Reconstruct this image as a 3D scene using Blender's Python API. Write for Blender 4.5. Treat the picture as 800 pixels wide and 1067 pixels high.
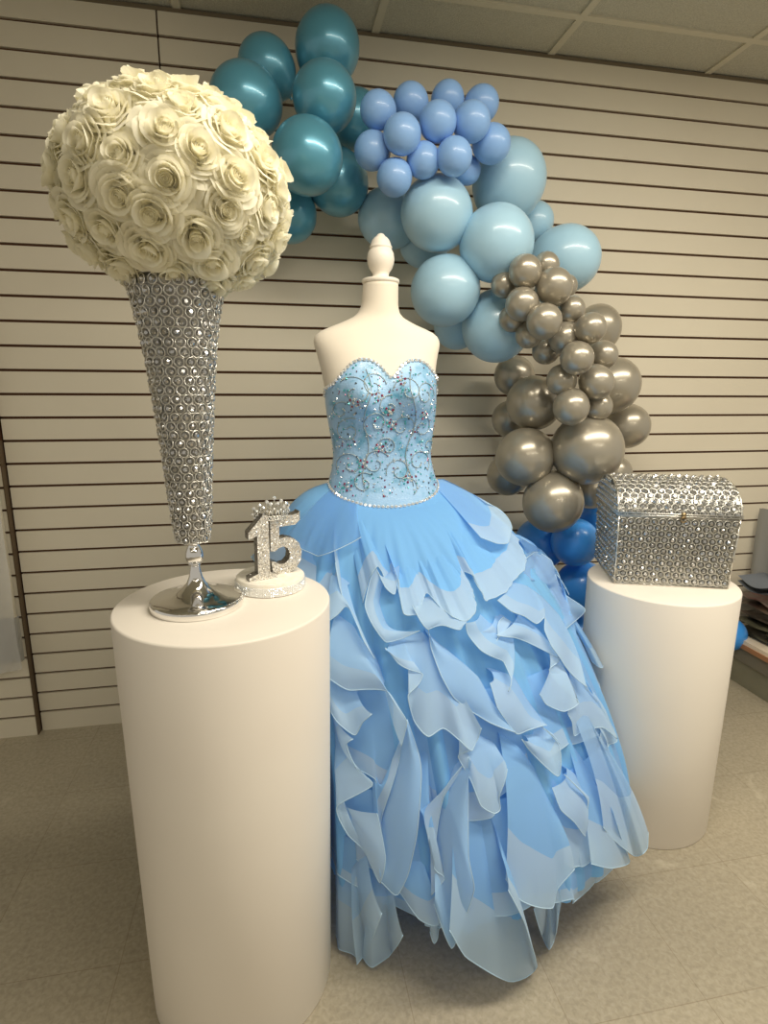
import bpy, bmesh, math, random
from mathutils import Vector, Matrix, noise
PI = math.pi
random.seed(7)
for o in list(bpy.data.objects): bpy.data.objects.remove(o)
S = bpy.context.scene
C = S.collection

# ------------------------------------------------------------------ camera
FPX, PITCH, ROLL, YAW, WALLY, CAMH = 594.345, math.radians(12.2898), math.radians(.32898), math.radians(10.9363), 2.0930715, 1.2462067
cp, sp, cy_, sy_ = math.cos(PITCH), math.sin(PITCH), math.cos(YAW), math.sin(YAW)
CF = Vector((sy_*cp, cy_*cp, -sp)); R0v = Vector((cy_, -sy_, 0)); U0v = R0v.cross(CF)
CR = R0v*math.cos(ROLL) + U0v*math.sin(ROLL); CU = U0v*math.cos(ROLL) - R0v*math.sin(ROLL)
cam_d = bpy.data.cameras.new('camera'); cam = bpy.data.objects.new('camera', cam_d); C.objects.link(cam)
cam_d.sensor_fit = 'HORIZONTAL'; cam_d.sensor_width = 36; cam_d.lens = FPX*36/800; cam_d.clip_start = .02
m = Matrix((CR, CU, -CF)).transposed().to_4x4(); m.translation = Vector((0, 0, CAMH)); cam.matrix_world = m
S.camera = cam
# ------------------------------------------------------------------ world, lights, exposure
S.view_settings.view_transform = 'Standard'; S.view_settings.look = 'None'
S.view_settings.exposure = 0.50; S.view_settings.gamma = 1; S.view_settings.use_curve_mapping = False
w = bpy.data.worlds.new('world'); S.world = w; w.use_nodes = True
w.node_tree.nodes['Background'].inputs[0].default_value = (1.0, .93, .80, 1)
w.node_tree.nodes['Background'].inputs[1].default_value = .33
def area(loc, sx, sy, power, rot=(0, 0, 0), col=(1, .915, .775)):
    l = bpy.data.lights.new('ceiling_tube_light', 'AREA'); l.shape = 'RECTANGLE'; l.size = sx; l.size_y = sy; l.energy = power; l.color = col
    o = bpy.data.objects.new('ceiling_tube_light', l); C.objects.link(o); o.location = loc; o.rotation_euler = rot
    return o
area((1.15, .62, 2.34), 2.3, .26, 34)
area((1.3, -1.5, 2.34), 2.3, .26, 20)
area((-1.4, -1.9, 2.34), 2.3, .26, 3)
# ------------------------------------------------------------------ helpers
def at(x, y, Y):
    d = CF + CR*((x-400)/FPX) + CU*((533.5-y)/FPX)
    t = Y/d.y
    return Vector((t*d.x, Y, CAMH + t*d.z))
def raydir(x, y): return CF + CR*((x-400)/FPX) + CU*((533.5-y)/FPX)

def nodes(mt): return mt.node_tree.nodes, mt.node_tree.links
def lin(c):
    return tuple(((v/12.92) if v <= .04045 else ((v+.055)/1.055)**2.4) for v in c)
def hexc(r, g, b): return lin((r/255, g/255, b/255)) + (1,)
def mat(name, col, rough=.5, metal=0, coat=0, spec=.5, trans=0, alpha=1, sub=0, sheen=0, aniso=0):
    mt = bpy.data.materials.new(name); mt.use_nodes = True
    b = mt.node_tree.nodes['Principled BSDF']
    b.inputs['Base Color'].default_value = col if len(col) == 4 else tuple(col)+(1,)
    b.inputs['Roughness'].default_value = rough; b.inputs['Metallic'].default_value = metal
    b.inputs['Coat Weight'].default_value = coat; b.inputs['Coat Roughness'].default_value = .12
    b.inputs['Specular IOR Level'].default_value = spec
    b.inputs['Transmission Weight'].default_value = trans; b.inputs['Alpha'].default_value = alpha
    b.inputs['Subsurface Weight'].default_value = sub; b.inputs['Subsurface Radius'].default_value = (.03, .03, .03); b.inputs['Subsurface Scale'].default_value = .3
    b.inputs['Sheen Weight'].default_value = sheen
    return mt
def noisy(mt, c1, c2, scale=8, detail=4, bump=0, bscale=None, obj=True, lo=.35, hi=.65):
    n, l = nodes(mt); b = n['Principled BSDF']
    tc = n.new('ShaderNodeTexCoord'); t = n.new('ShaderNodeTexNoise'); t.inputs['Scale'].default_value = scale; t.inputs['Detail'].default_value = detail
    l.new(tc.outputs['Object'], t.inputs['Vector'])
    r = n.new('ShaderNodeValToRGB'); r.color_ramp.elements[0].position = lo; r.color_ramp.elements[1].position = hi
    r.color_ramp.elements[0].color = c1; r.color_ramp.elements[1].color = c2
    l.new(t.outputs['Fac'], r.inputs['Fac']); l.new(r.outputs['Color'], b.inputs['Base Color'])
    if bump:
        t2 = n.new('ShaderNodeTexNoise'); t2.inputs['Scale'].default_value = bscale or scale*4; t2.inputs['Detail'].default_value = 3
        l.new(tc.outputs['Object'], t2.inputs['Vector'])
        bp = n.new('ShaderNodeBump'); bp.inputs['Strength'].default_value = bump; bp.inputs['Distance'].default_value = .004
        l.new(t2.outputs['Fac'], bp.inputs['Height']); l.new(bp.outputs['Normal'], b.inputs['Normal'])
    return mt
def cloth(name, col, alpha=1.0, transl=.35, rough=.7):
    """thin woven cloth: diffuse + translucent, partly see-through"""
    mt = bpy.data.materials.new(name); mt.use_nodes = True; n, l = nodes(mt); n.clear()
    out = n.new('ShaderNodeOutputMaterial'); d = n.new('ShaderNodeBsdfPrincipled'); t = n.new('ShaderNodeBsdfTranslucent'); tr = n.new('ShaderNodeBsdfTransparent')
    d.inputs['Base Color'].default_value = col; d.inputs['Roughness'].default_value = rough; d.inputs['Specular IOR Level'].default_value = .25
    d.inputs['Sheen Weight'].default_value = .15
    t.inputs['Color'].default_value = col
    m1 = n.new('ShaderNodeMixShader'); m1.inputs[0].default_value = transl; l.new(d.outputs[0], m1.inputs[1]); l.new(t.outputs[0], m1.inputs[2])
    m2 = n.new('ShaderNodeMixShader'); m2.inputs[0].default_value = alpha; l.new(tr.outputs[0], m2.inputs[1]); l.new(m1.outputs[0], m2.inputs[2])
    l.new(m2.outputs[0], out.inputs[0])
    return mt
def glitter(name, c1, c2, scale=900, metal=.8):
    mt = mat(name, c1, .3, metal); n, l = nodes(mt); b = n['Principled BSDF']
    tc = n.new('ShaderNodeTexCoord'); v = n.new('ShaderNodeTexVoronoi'); v.inputs['Scale'].default_value = scale
    l.new(tc.outputs['Object'], v.inputs['Vector'])
    s = n.new('ShaderNodeVectorMath'); s.operation = 'SUBTRACT'; s.inputs[1].default_value = (.5, .5, .5); l.new(v.outputs['Color'], s.inputs[0])
    k = n.new('ShaderNodeVectorMath'); k.operation = 'SCALE'; k.inputs['Scale'].default_value = 1.0; l.new(s.outputs[0], k.inputs[0])
    g = n.new('ShaderNodeNewGeometry'); a = n.new('ShaderNodeVectorMath'); a.operation = 'ADD'; l.new(g.outputs['Normal'], a.inputs[0]); l.new(k.outputs[0], a.inputs[1])
    nn = n.new('ShaderNodeVectorMath'); nn.operation = 'NORMALIZE'; l.new(a.outputs[0], nn.inputs[0]); l.new(nn.outputs[0], b.inputs['Normal'])
    r = n.new('ShaderNodeValToRGB'); r.color_ramp.elements[0].color = c1; r.color_ramp.elements[1].color = c2
    sx = n.new('ShaderNodeSeparateColor'); l.new(v.outputs['Color'], sx.inputs[0]); l.new(sx.outputs[0], r.inputs['Fac']); l.new(r.outputs['Color'], b.inputs['Base Color'])
    return mt

def obj(name, bm_or_data, mats, parent=None, smooth=True, loc=None):
    if isinstance(bm_or_data, bmesh.types.BMesh):
        bmesh.ops.recalc_face_normals(bm_or_data, faces=bm_or_data.faces) if not getattr(bm_or_data, 'norecalc', False) else None
        me = bpy.data.meshes.new(name); bm_or_data.to_mesh(me); bm_or_data.free()
    else: me = bm_or_data
    if mats is not None:
        for mm in (mats if isinstance(mats, (list, tuple)) else [mats]): me.materials.append(mm)
    if smooth: me.polygons.foreach_set('use_smooth', [True]*len(me.polygons))
    o = bpy.data.objects.new(name, me); C.objects.link(o)
    if parent is not None: o.parent = parent
    if loc is not None: o.location = loc
    return o
def tag(o, label=None, cat=None, group=None, kind=None):
    if label: o['label'] = label
    if cat: o['category'] = cat
    if group: o['group'] = group
    if kind: o['kind'] = kind
    return o
def thing(name, label, cat, loc=(0, 0, 0), rz=0, group=None):
    o = bpy.data.objects.new(name, None); C.objects.link(o); o.empty_display_size = .1
    o.location = loc; o.rotation_euler = (0, 0, rz); return tag(o, label, cat, group)
def bx(bm, x0, x1, y0, y1, z0, z1, mi=0):
    v = [bm.verts.new((x, y, z)) for x in (x0, x1) for y in (y0, y1) for z in (z0, z1)]
    for f in ((0, 1, 3, 2), (4, 6, 7, 5), (0, 4, 5, 1), (2, 3, 7, 6), (0, 2, 6, 4), (1, 5, 7, 3)):
        fc = bm.faces.new([v[i] for i in f]); fc.material_index = mi
def grid(bm, P, closed=False, mi=None):
    V = [[bm.verts.new(p) for p in row] for row in P]
    for i in range(len(V)-1):
        n = len(V[i])
        for j in range(n if closed else n-1):
            f = bm.faces.new((V[i][j], V[i][(j+1) % n], V[i+1][(j+1) % n], V[i+1][j]))
            if mi is not None: f.material_index = mi(i, j) if callable(mi) else mi
    return V
def lathe(bm, prof, cx=0, cy=0, seg=48, mi=0):
    P = [[(cx+r*math.cos(2*PI*k/seg), cy+r*math.sin(2*PI*k/seg), z) for k in range(seg)] for r, z in prof]
    V = grid(bm, P, True, mi)
    for row, fl in ((V[0], True), (V[-1], False)):
        try: f = bm.faces.new(row if not fl else row[::-1]); f.material_index = mi
        except Exception: pass
    return V
def tube(bm, pts, r, seg=6, closed=False, mi=0):
    pts = [Vector(p) for p in pts]; n = len(pts); rows = []
    prev = None
    for i, p in enumerate(pts):
        a = pts[(i-1) % n] if (closed or i > 0) else p; b = pts[(i+1) % n] if (closed or i < n-1) else p
        t = (b-a)
        if t.length < 1e-9: t = Vector((0, 0, 1))
        t.normalize()
        if prev is None:
            prev = t.orthogonal().normalized()
        u = prev - t*prev.dot(t)
        u = u.normalized() if u.length > 1e-6 else t.orthogonal().normalized()
        prev = u; v = t.cross(u); rr = r[i] if isinstance(r, (list, tuple)) else r
        rows.append([bm.verts.new(p+u*rr*math.cos(2*PI*k/seg)+v*rr*math.sin(2*PI*k/seg)) for k in range(seg)])
    for i in range(n if closed else n-1):
        A, B = rows[i], rows[(i+1) % n]
        for k in range(seg):
            f = bm.faces.new((A[k], A[(k+1) % seg], B[(k+1) % seg], B[k])); f.material_index = mi
    if not closed:
        bm.faces.new(rows[0][::-1]).material_index = mi; bm.faces.new(rows[-1]).material_index = mi
def torus(bm, c, nrm, R, r, n=10, s=4, mi=0):
    nrm = Vector(nrm).normalized(); u = nrm.orthogonal().normalized(); v = nrm.cross(u); c = Vector(c)
    rows = []
    for i in range(n):
        a = 2*PI*i/n; d = u*math.cos(a)+v*math.sin(a)
        rows.append([bm.verts.new(c+d*(R+r*math.cos(2*PI*k/s))+nrm*r*math.sin(2*PI*k/s)) for k in range(s)])
    for i in range(n):
        A, B = rows[i], rows[(i+1) % n]
        for k in range(s):
            f = bm.faces.new((A[k], A[(k+1) % s], B[(k+1) % s], B[k])); f.material_index = mi
def gem(bm, c, nrm, r, h, n=6, mi=0):
    """faceted stone: table, crown and a short girdle"""
    nrm = Vector(nrm).normalized(); u = nrm.orthogonal().normalized(); v = nrm.cross(u); c = Vector(c)
    a0 = random.random()
    A = [bm.verts.new(c+(u*math.cos(a0+2*PI*k/n)+v*math.sin(a0+2*PI*k/n))*r) for k in range(n)]
    B = [bm.verts.new(c+(u*math.cos(a0+2*PI*(k+.5)/n)+v*math.sin(a0+2*PI*(k+.5)/n))*r*.55+nrm*h) for k in range(n)]
    for k in range(n):
        for f in ((A[k], A[(k+1) % n], B[k]), (B[k], A[(k+1) % n], B[(k+1) % n])): bm.faces.new(f).material_index = mi
    bm.faces.new(B).material_index = mi; bm.faces.new(A[::-1]).material_index = mi
def lerp(tab, x):
    if x <= tab[0][0]: return tab[0][1]
    for (a, b), (c, d) in zip(tab, tab[1:]):
        if x <= c: return b+(d-b)*(x-a)/(c-a)
    return tab[-1][1]
def slerp_(tab, x):
    """smooth (Catmull-Rom) table lookup"""
    if x <= tab[0][0]: return tab[0][1]
    if x >= tab[-1][0]: return tab[-1][1]
    for i in range(len(tab)-1):
        if x <= tab[i+1][0]:
            x0, y0 = tab[i]; x1, y1 = tab[i+1]; h = x1-x0; t = (x-x0)/h
            ma = (y1-tab[i-1][1])/(x1-tab[i-1][0]) if i > 0 else (y1-y0)/h
            mb = (tab[i+2][1]-y0)/(tab[i+2][0]-x0) if i+2 < len(tab) else (y1-y0)/h
            return (2*t**3-3*t*t+1)*y0+(t**3-2*t*t+t)*h*ma+(-2*t**3+3*t*t)*y1+(t**3-t*t)*h*mb
def catmull(pts, n):
    """resample a polyline smoothly to n points, even in parameter"""
    pts = [Vector(p) for p in pts]; L = [0]
    for a, b in zip(pts, pts[1:]): L.append(L[-1]+max((b-a).length, 1e-6))
    out = []
    for k in range(n):
        s = L[-1]*k/(n-1); i = 0
        while i < len(pts)-2 and s > L[i+1]: i += 1
        t = (s-L[i])/(L[i+1]-L[i])
        p0 = pts[max(i-1, 0)]; p1 = pts[i]; p2 = pts[i+1]; p3 = pts[min(i+2, len(pts)-1)]
        q = .5*((2*p1)+(p2-p0)*t+(2*p0-5*p1+4*p2-p3)*t*t+(3*p1-p0-3*p2+p3)*t**3)
        out.append(q*.5+(p1.lerp(p2, t))*.5)
    return out
# ------------------------------------------------------------------ materials
M_WALL = noisy(mat('slat_laminate', hexc(222, 212, 188), .55), hexc(212, 203, 182), hexc(221, 213, 192), 1.2, 3, .05, 60)
M_GROOVE = mat('groove_brown', hexc(92, 58, 34), .7)
M_CEIL = noisy(mat('ceiling_tile', hexc(190, 185, 165), .9), hexc(178, 174, 156), hexc(200, 196, 178), 260, 4, .5, 260)
M_BAR = mat('ceiling_bar', hexc(205, 198, 176), .5)
M_PED = noisy(mat('pedestal_white', hexc(238, 230, 218), .5), hexc(236, 228, 216), hexc(240, 233, 221), 3, 2)
M_MANN = noisy(mat('mannequin_jersey', hexc(244, 234, 216), .75, sheen=.1), hexc(242, 232, 214), hexc(246, 237, 220), 5, 2, .08, 900)
M_WOODW = mat('white_painted_wood', hexc(246, 238, 224), .4)
M_CHROME = mat('chrome', (.85, .84, .82), .07, 1)
M_SILVER = mat('silver_wire', (.84, .82, .76), .30, 1)
M_LINER = mat('silver_liner', (.42, .41, .38), .35, .9)
M_CRYST = mat('crystal', (.5, .5, .49), .18, .85, coat=1, spec=.9)
M_GLIT = glitter('silver_glitter', (.50, .47, .42, 1), (1, .98, .92, 1), 520, .6)
M_GLITD = glitter('dark_glitter_edge', (.10, .095, .085, 1), (.34, .32, .29, 1), 520, .8)
M_RHINE = mat('rhinestone', (.93, .95, .95), .05, .55, coat=1, spec=1)
M_STYRO = noisy(mat('white_foam', hexc(240, 234, 220), .8), hexc(236, 230, 214), hexc(246, 240, 228), 60, 2, .2, 300)
M_TULLE = cloth('blue_tulle', hexc(138, 203, 255), 1, .3)
M_ORG = cloth('blue_organza', hexc(154, 208, 255), .90, .35, .5)
M_ORG2 = cloth('pale_organza', hexc(176, 218, 255), .88, .35, .5)
M_HEM = cloth('horsehair_hem', hexc(202, 232, 255), .80, .35, .45)
M_PIPE = cloth('hem_piping', hexc(200, 230, 250), 1, .2, .45)
M_LOOSE = cloth('loose_organza', hexc(184, 222, 255), .66, .4, .5)
M_SHEER = cloth('sheer_tulle', hexc(140, 190, 236), .45, .4)
M_PETAL = cloth('cream_petal', hexc(255, 251, 230), 1, .38, .6)
M_LEAFG = mat('green_foam', hexc(150, 160, 96), .8)

# ------------------------------------------------------------------ room shell
SP = .0762; HC = 31*SP
fl = mat('vinyl_tile', hexc(176, 164, 138), .42)
n, l = nodes(fl); b = n['Principled BSDF']
tc = n.new('ShaderNodeTexCoord'); mp = n.new('ShaderNodeMapping'); mp.inputs['Location'].default_value = (-.542, -1.108, 0); l.new(tc.outputs['Object'], mp.inputs['Vector'])
br = n.new('ShaderNodeTexBrick'); br.offset = 0; br.squash = 1; br.inputs['Scale'].default_value = 1; br.inputs['Brick Width'].default_value = .305; br.inputs['Row Height'].default_value = .305
br.inputs['Mortar Size'].default_value = .0011; br.inputs['Mortar Smooth'].default_value = .3; br.inputs['Color1'].default_value = (.93, .93, .93, 1); br.inputs['Color2'].default_value = (.99, .99, .99, 1); br.inputs['Mortar'].default_value = (.74, .71, .67, 1)
l.new(mp.outputs[0], br.inputs['Vector'])
n1 = n.new('ShaderNodeTexNoise'); n1.inputs['Scale'].default_value = 95; n1.inputs['Detail'].default_value = 5; n1.inputs['Distortion'].default_value = .6
l.new(tc.outputs['Object'], n1.inputs['Vector'])
r1 = n.new('ShaderNodeValToRGB'); e = r1.color_ramp.elements; e[0].position = .30; e[0].color = hexc(166, 157, 136); e[1].position = .72; e[1].color = hexc(190, 181, 160)
e2 = r1.color_ramp.elements.new(.5); e2.color = hexc(179, 169, 147)
l.new(n1.outputs['Fac'], r1.inputs['Fac'])
mx = n.new('ShaderNodeMix'); mx.data_type = 'RGBA'; mx.blend_type = 'MULTIPLY'; mx.inputs[0].default_value = 1
l.new(r1.outputs[0], mx.inputs[6]); l.new(br.outputs['Color'], mx.inputs[7])
n3 = n.new('ShaderNodeTexNoise'); n3.inputs['Scale'].default_value = 1.3; n3.inputs['Detail'].default_value = 5; l.new(tc.outputs['Object'], n3.inputs['Vector'])
r3 = n.new('ShaderNodeValToRGB'); r3.color_ramp.elements[0].position = .3; r3.color_ramp.elements[0].color = (.80, .80, .80, 1); r3.color_ramp.elements[1].position = .6; r3.color_ramp.elements[1].color = (1, 1, 1, 1); l.new(n3.outputs['Fac'], r3.inputs['Fac'])
mx2 = n.new('ShaderNodeMix'); mx2.data_type = 'RGBA'; mx2.blend_type = 'MULTIPLY'; mx2.inputs[0].default_value = 1
l.new(mx.outputs[2], mx2.inputs[6]); l.new(r3.outputs[0], mx2.inputs[7]); 
# pale scuff marks worn into the vinyl
n4 = n.new('ShaderNodeTexNoise'); n4.inputs['Scale'].default_value = 5; n4.inputs['Detail'].default_value = 8; n4.inputs['Distortion'].default_value = 1.5; l.new(tc.outputs['Object'], n4.inputs['Vector'])
r4 = n.new('ShaderNodeValToRGB'); r4.color_ramp.elements[0].position = .64; r4.color_ramp.elements[0].color = (0, 0, 0, 1); r4.color_ramp.elements[1].position = .74; r4.color_ramp.elements[1].color = (.5, .5, .5, 1); l.new(n4.outputs['Fac'], r4.inputs['Fac'])
mx3 = n.new('ShaderNodeMix'); mx3.data_type = 'RGBA'; l.new(r4.outputs[0], mx3.inputs[0]); l.new(mx2.outputs[2], mx3.inputs[6]); mx3.inputs[7].default_value = hexc(206, 198, 176); l.new(mx3.outputs[2], b.inputs['Base Color'])
bm = bmesh.new(); bx(bm, -3.2, 3.4, -3.5, 2.3, -.05, 0); tag(obj('floor', bm, fl, smooth=False), kind='structure')
# ceiling tiles with T-bars (parts)
bm = bmesh.new(); bx(bm, -3.2, 3.4, -3.5, 2.3, HC+.006, HC+.03); ceil = tag(obj('ceiling', bm, M_CEIL, smooth=False), kind='structure')
bm = bmesh.new()
for k in range(-6, 5): bx(bm, .977+k*.61-.012, .977+k*.61+.012, -3.5, WALLY, HC, HC+.0065)
for k in range(-8, 1): bx(bm, -3.2, 3.4, 1.889+k*.61-.012, 1.889+k*.61+.012, HC-.0005, HC+.0065)
obj('ceiling_grid', bm, M_BAR, ceil, smooth=False)
# back wall: slatwall panels; slats with brown grooves
def slat_wall(bm, x0, x1, yf, z0=0.0):
    bx(bm, x0+.002, x1-.002, yf+.011, yf+.02, z0, HC, 1)
    for i in range(31):
        za, zb = max(z0, i*SP+.0044), (i+1)*SP-.0044
        if i == 0: za = z0
        if i == 30: zb = HC
        bx(bm, x0, x1, yf, yf+.012, za, zb, 0)
bm = bmesh.new(); slat_wall(bm, -.876, -.3055, WALLY); slat_wall(bm, -.3005, 2.139, WALLY); slat_wall(bm, 2.142, 3.4, WALLY); bx(bm, -3.2, 3.4, WALLY+.0205, WALLY+.05, 0, HC+.03, 1)
wall = tag(obj('wall_back', bm, [M_WALL, M_GROOVE], smooth=False), kind='structure')
bm = bmesh.new(); slat_wall(bm, -3.2, -.884, WALLY-.026); bx(bm, -.8845, -.8835, WALLY-.026, WALLY+.02, 0, HC, 1); tag(obj('wall_back_side', bm, [M_WALL, M_GROOVE], smooth=False), kind='structure'); bpy.data.objects['wall_back_side'].name = 'wall_side_panel'
M_TRIMC = mat('seam_trim', hexc(96, 78, 56), .6)
bm = bmesh.new(); bx(bm, -.8834, -.8804, WALLY-.028, WALLY+.002, 0.0, 1.07)
tr_ = tag(obj('trim_1', bm, M_TRIMC, smooth=False), kind='structure')
bm = bmesh.new(); bx(bm, -3.2, 3.4, WALLY-.0015, WALLY+.01, HC-.010, HC+.001); tag(obj('trim_2', bm, mat('dark_top_trim', hexc(112, 100, 78), .6), smooth=False), kind='structure')  # dark brown strip along the top edge of the back wall

# ------------------------------------------------------------------ pedestals
def pedestal(x, y, rt, rb, h, label):
    bm = bmesh.new()
    pr = [(rb-.002, 0), (rb, .003), (rb+(rt-rb)*.5, h*.5), (rt, h-.004), (rt-.0012, h-.0012), (rt-.004, h), (rt*.6, h), (.01, h)]
    lathe(bm, pr, x, y, 96)
    o = obj('pedestal', bm, M_PED); tag(o, label, 'pedestal'); return o
def weld_bottom(o): pass
pedestal(-.101, 1.055, .197, .187, .852, 'taller white cylinder pedestal in front, carrying the rose vase and the number topper')
pedestal(1.063, 1.361, .197, .194, .718, 'shorter white cylinder pedestal carrying the silver crystal chest')
PEDS = [(-.101, 1.055, .200, .86), (1.063, 1.361, .200, .725)]

# ------------------------------------------------------------------ mannequin
MX, MY = .280, 1.5
A_T = [(.86, .15), (.93, .158), (.965, .152), (1.00, .142), (1.05, .129), (1.09, .127), (1.14, .134), (1.20, .141), (1.25, .144), (1.29, .149), (1.33, .157), (1.355, .163), (1.372, .160), (1.385, .145), (1.397, .118), (1.410, .088), (1.425, .061), (1.445, .049), (1.475, .046), (1.505, .045)]
B_T = [(.86, .115), (.93, .118), (.97, .108), (1.00, .098), (1.05, .088), (1.09, .087), (1.14, .093), (1.20, .100), (1.25, .098), (1.29, .088), (1.33, .076), (1.355, .064), (1.372, .056), (1.385, .052), (1.397, .050), (1.410, .048), (1.425, .046), (1.445, .045), (1.475, .045), (1.505, .045)]
def torso(th, z, off=0.0):
    a = slerp_(A_T, z)+off; b = slerp_(B_T, z)+off
    c, s = math.cos(th), math.sin(th)
    e = 2.35 if z < 1.40 else 2.0
    k = (abs(c)**e+abs(s)**e)**(-1/e)
    x = a*k*c; y = b*k*s
    if s < 0:
        for bxm in (-.068, .068):
            y -= .046*math.exp(-((x-bxm)/.043)**2-((z-1.225)/(.052 if z < 1.225 else .045))**2)*min(1, -s*2.2)
    return Vector((MX+x+lerp([(.9, .006), (1.0, .006), (1.2, 0), (1.3, -.007), (1.37, -.010), (1.40, -.008), (1.45, -.002), (1.5, 0)], z), MY+y+ (.012 if z > 1.38 else 0)*min(1, max(0, (z-1.38)/.04)), z))
mann = thing('mannequin', 'headless white dress mannequin with turned wooden neck cap wearing the blue gown', 'mannequin', (MX, MY, 0))
def local(o, e=mann):  # meshes are written in world coordinates; put them under an empty at loc
    o.parent = e; o.matrix_parent_inverse = e.matrix_basis.inverted() if False else Matrix.Translation(-Vector(e.location))
    return o
bm = bmesh.new(); zs = [.86+(1.505-.86)*i/70 for i in range(71)]
V = grid(bm, [[torso(2*PI*k/72, z) for k in range(72)] for z in zs], True)
bm.faces.new(V[0][::-1]); bm.faces.new(V[-1])
local(obj('torso', bm, M_MANN))
bm = bmesh.new(); lathe(bm, [(.004, 1.503), (.043, 1.503), (.047, 1.505), (.048, 1.509), (.047, 1.513), (.043, 1.515), (.028, 1.517), (.0215, 1.520), (.020, 1.524), (.022, 1.530), (.029, 1.540), (.0335, 1.553), (.0345, 1.563), (.0325, 1.576), (.028, 1.584), (.0265, 1.586), (.0285, 1.588), (.0285, 1.591), (.0262, 1.593), (.0250, 1.598), (.0215, 1.606), (.0165, 1.612), (.0115, 1.615), (.008, 1.620), (.003, 1.622)], MX, MY+.012, 40)
local(obj('neck_cap', bm, M_WOODW))
bm = bmesh.new(); lathe(bm, [(.014, .03), (.014, .9)], MX, MY, 20); local(obj('stand_pole', bm, M_WOODW))
bm = bmesh.new(); lathe(bm, [(.15, 0), (.15, .01), (.12, .02), (.03, .04), (.005, .042)], MX, MY, 40); local(obj('stand_base', bm, M_WOODW))

# ------------------------------------------------------------------ gown
gown = thing('quinceanera_gown', 'strapless light blue ball gown with beaded bodice and cascading ruffled skirt on the mannequin', 'dress', (MX, MY, 0))
G = lambda o: local(o, gown)
def neckline(th):
    p = torso(th, 1.27); x = p.x-MX-.009; s = math.sin(th)
    if s < -.25:
        ax = abs(x)
        return lerp([(0, 1.272), (.008, 1.278), (.025, 1.302), (.045, 1.316), (.068, 1.318), (.09, 1.308), (.115, 1.285), (.14, 1.258), (.16, 1.245)], ax)
    if s < 0: return 1.245-.03*(1-(-s/.25))
    return 1.215-.06*s
def waistline(th):
    s = math.sin(th); return .998-.050*max(0, -s)**1.3 - (.0 if s < 0 else .01*s)
M_BOD = noisy(mat('bodice_satin', hexc(160, 205, 238), .38, coat=.15), hexc(164, 205, 242), hexc(90, 162, 196), 30, 5, .25, 220, lo=.50, hi=.72)
bm = bmesh.new(); NT = 144; NR = 40; rows = []
for i in range(NR+1):
    row = []
    for k in range(NT):
        th = 2*PI*k/NT; z0, z1 = waistline(th), neckline(th)
        z = z0+(z1-z0)*i/NR
        row.append(torso(th, z, .004 if i < NR else .001))
    rows.append(row)
grid(bm, rows, True); bod = G(obj('bodice', bm, M_BOD))
# bodice rhinestone trims: each stone a sub-part
def tnorm(th, z):
    a = torso(th-.03, z, .004); b_ = torso(th+.03, z, .004); c = torso(th, z+.006, .004); d = torso(th, z-.006, .004)
    nn = (b_-a).cross(c-d); return nn.normalized()
def add_stone(c, nn, r, h, nm='rhinestone', m_=None):
    bm = bmesh.new(); gem(bm, c, nn, r, h, 6); o = obj(nm, bm, m_ or M_RHINE, smooth=False); o.parent = bod; return o
ths = []
L = 0; prevp = None
for k in range(0, 3600):
    th = PI+.12+(PI-.24)*k/3600; p = torso(th, neckline(th)-.004, .005)
    if prevp is None or (p-prevp).length > .0112: ths.append(th); prevp = p
for th in ths[:52]:
    z = neckline(th)-.004; add_stone(torso(th, z, .005), tnorm(th, z), .0056, .0036)
prevp = None; cnt = 0
for k in range(0, 3600):
    th = PI+.0+(PI)*k/3600; p = torso(th, waistline(th)+.004, .005)
    if (prevp is None or (p-prevp).length > .0112) and cnt < 48:
        prevp = p; cnt += 1; z = waistline(th)+.004; add_stone(torso(th, z, .005), tnorm(th, z), .0056, .0036)
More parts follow.
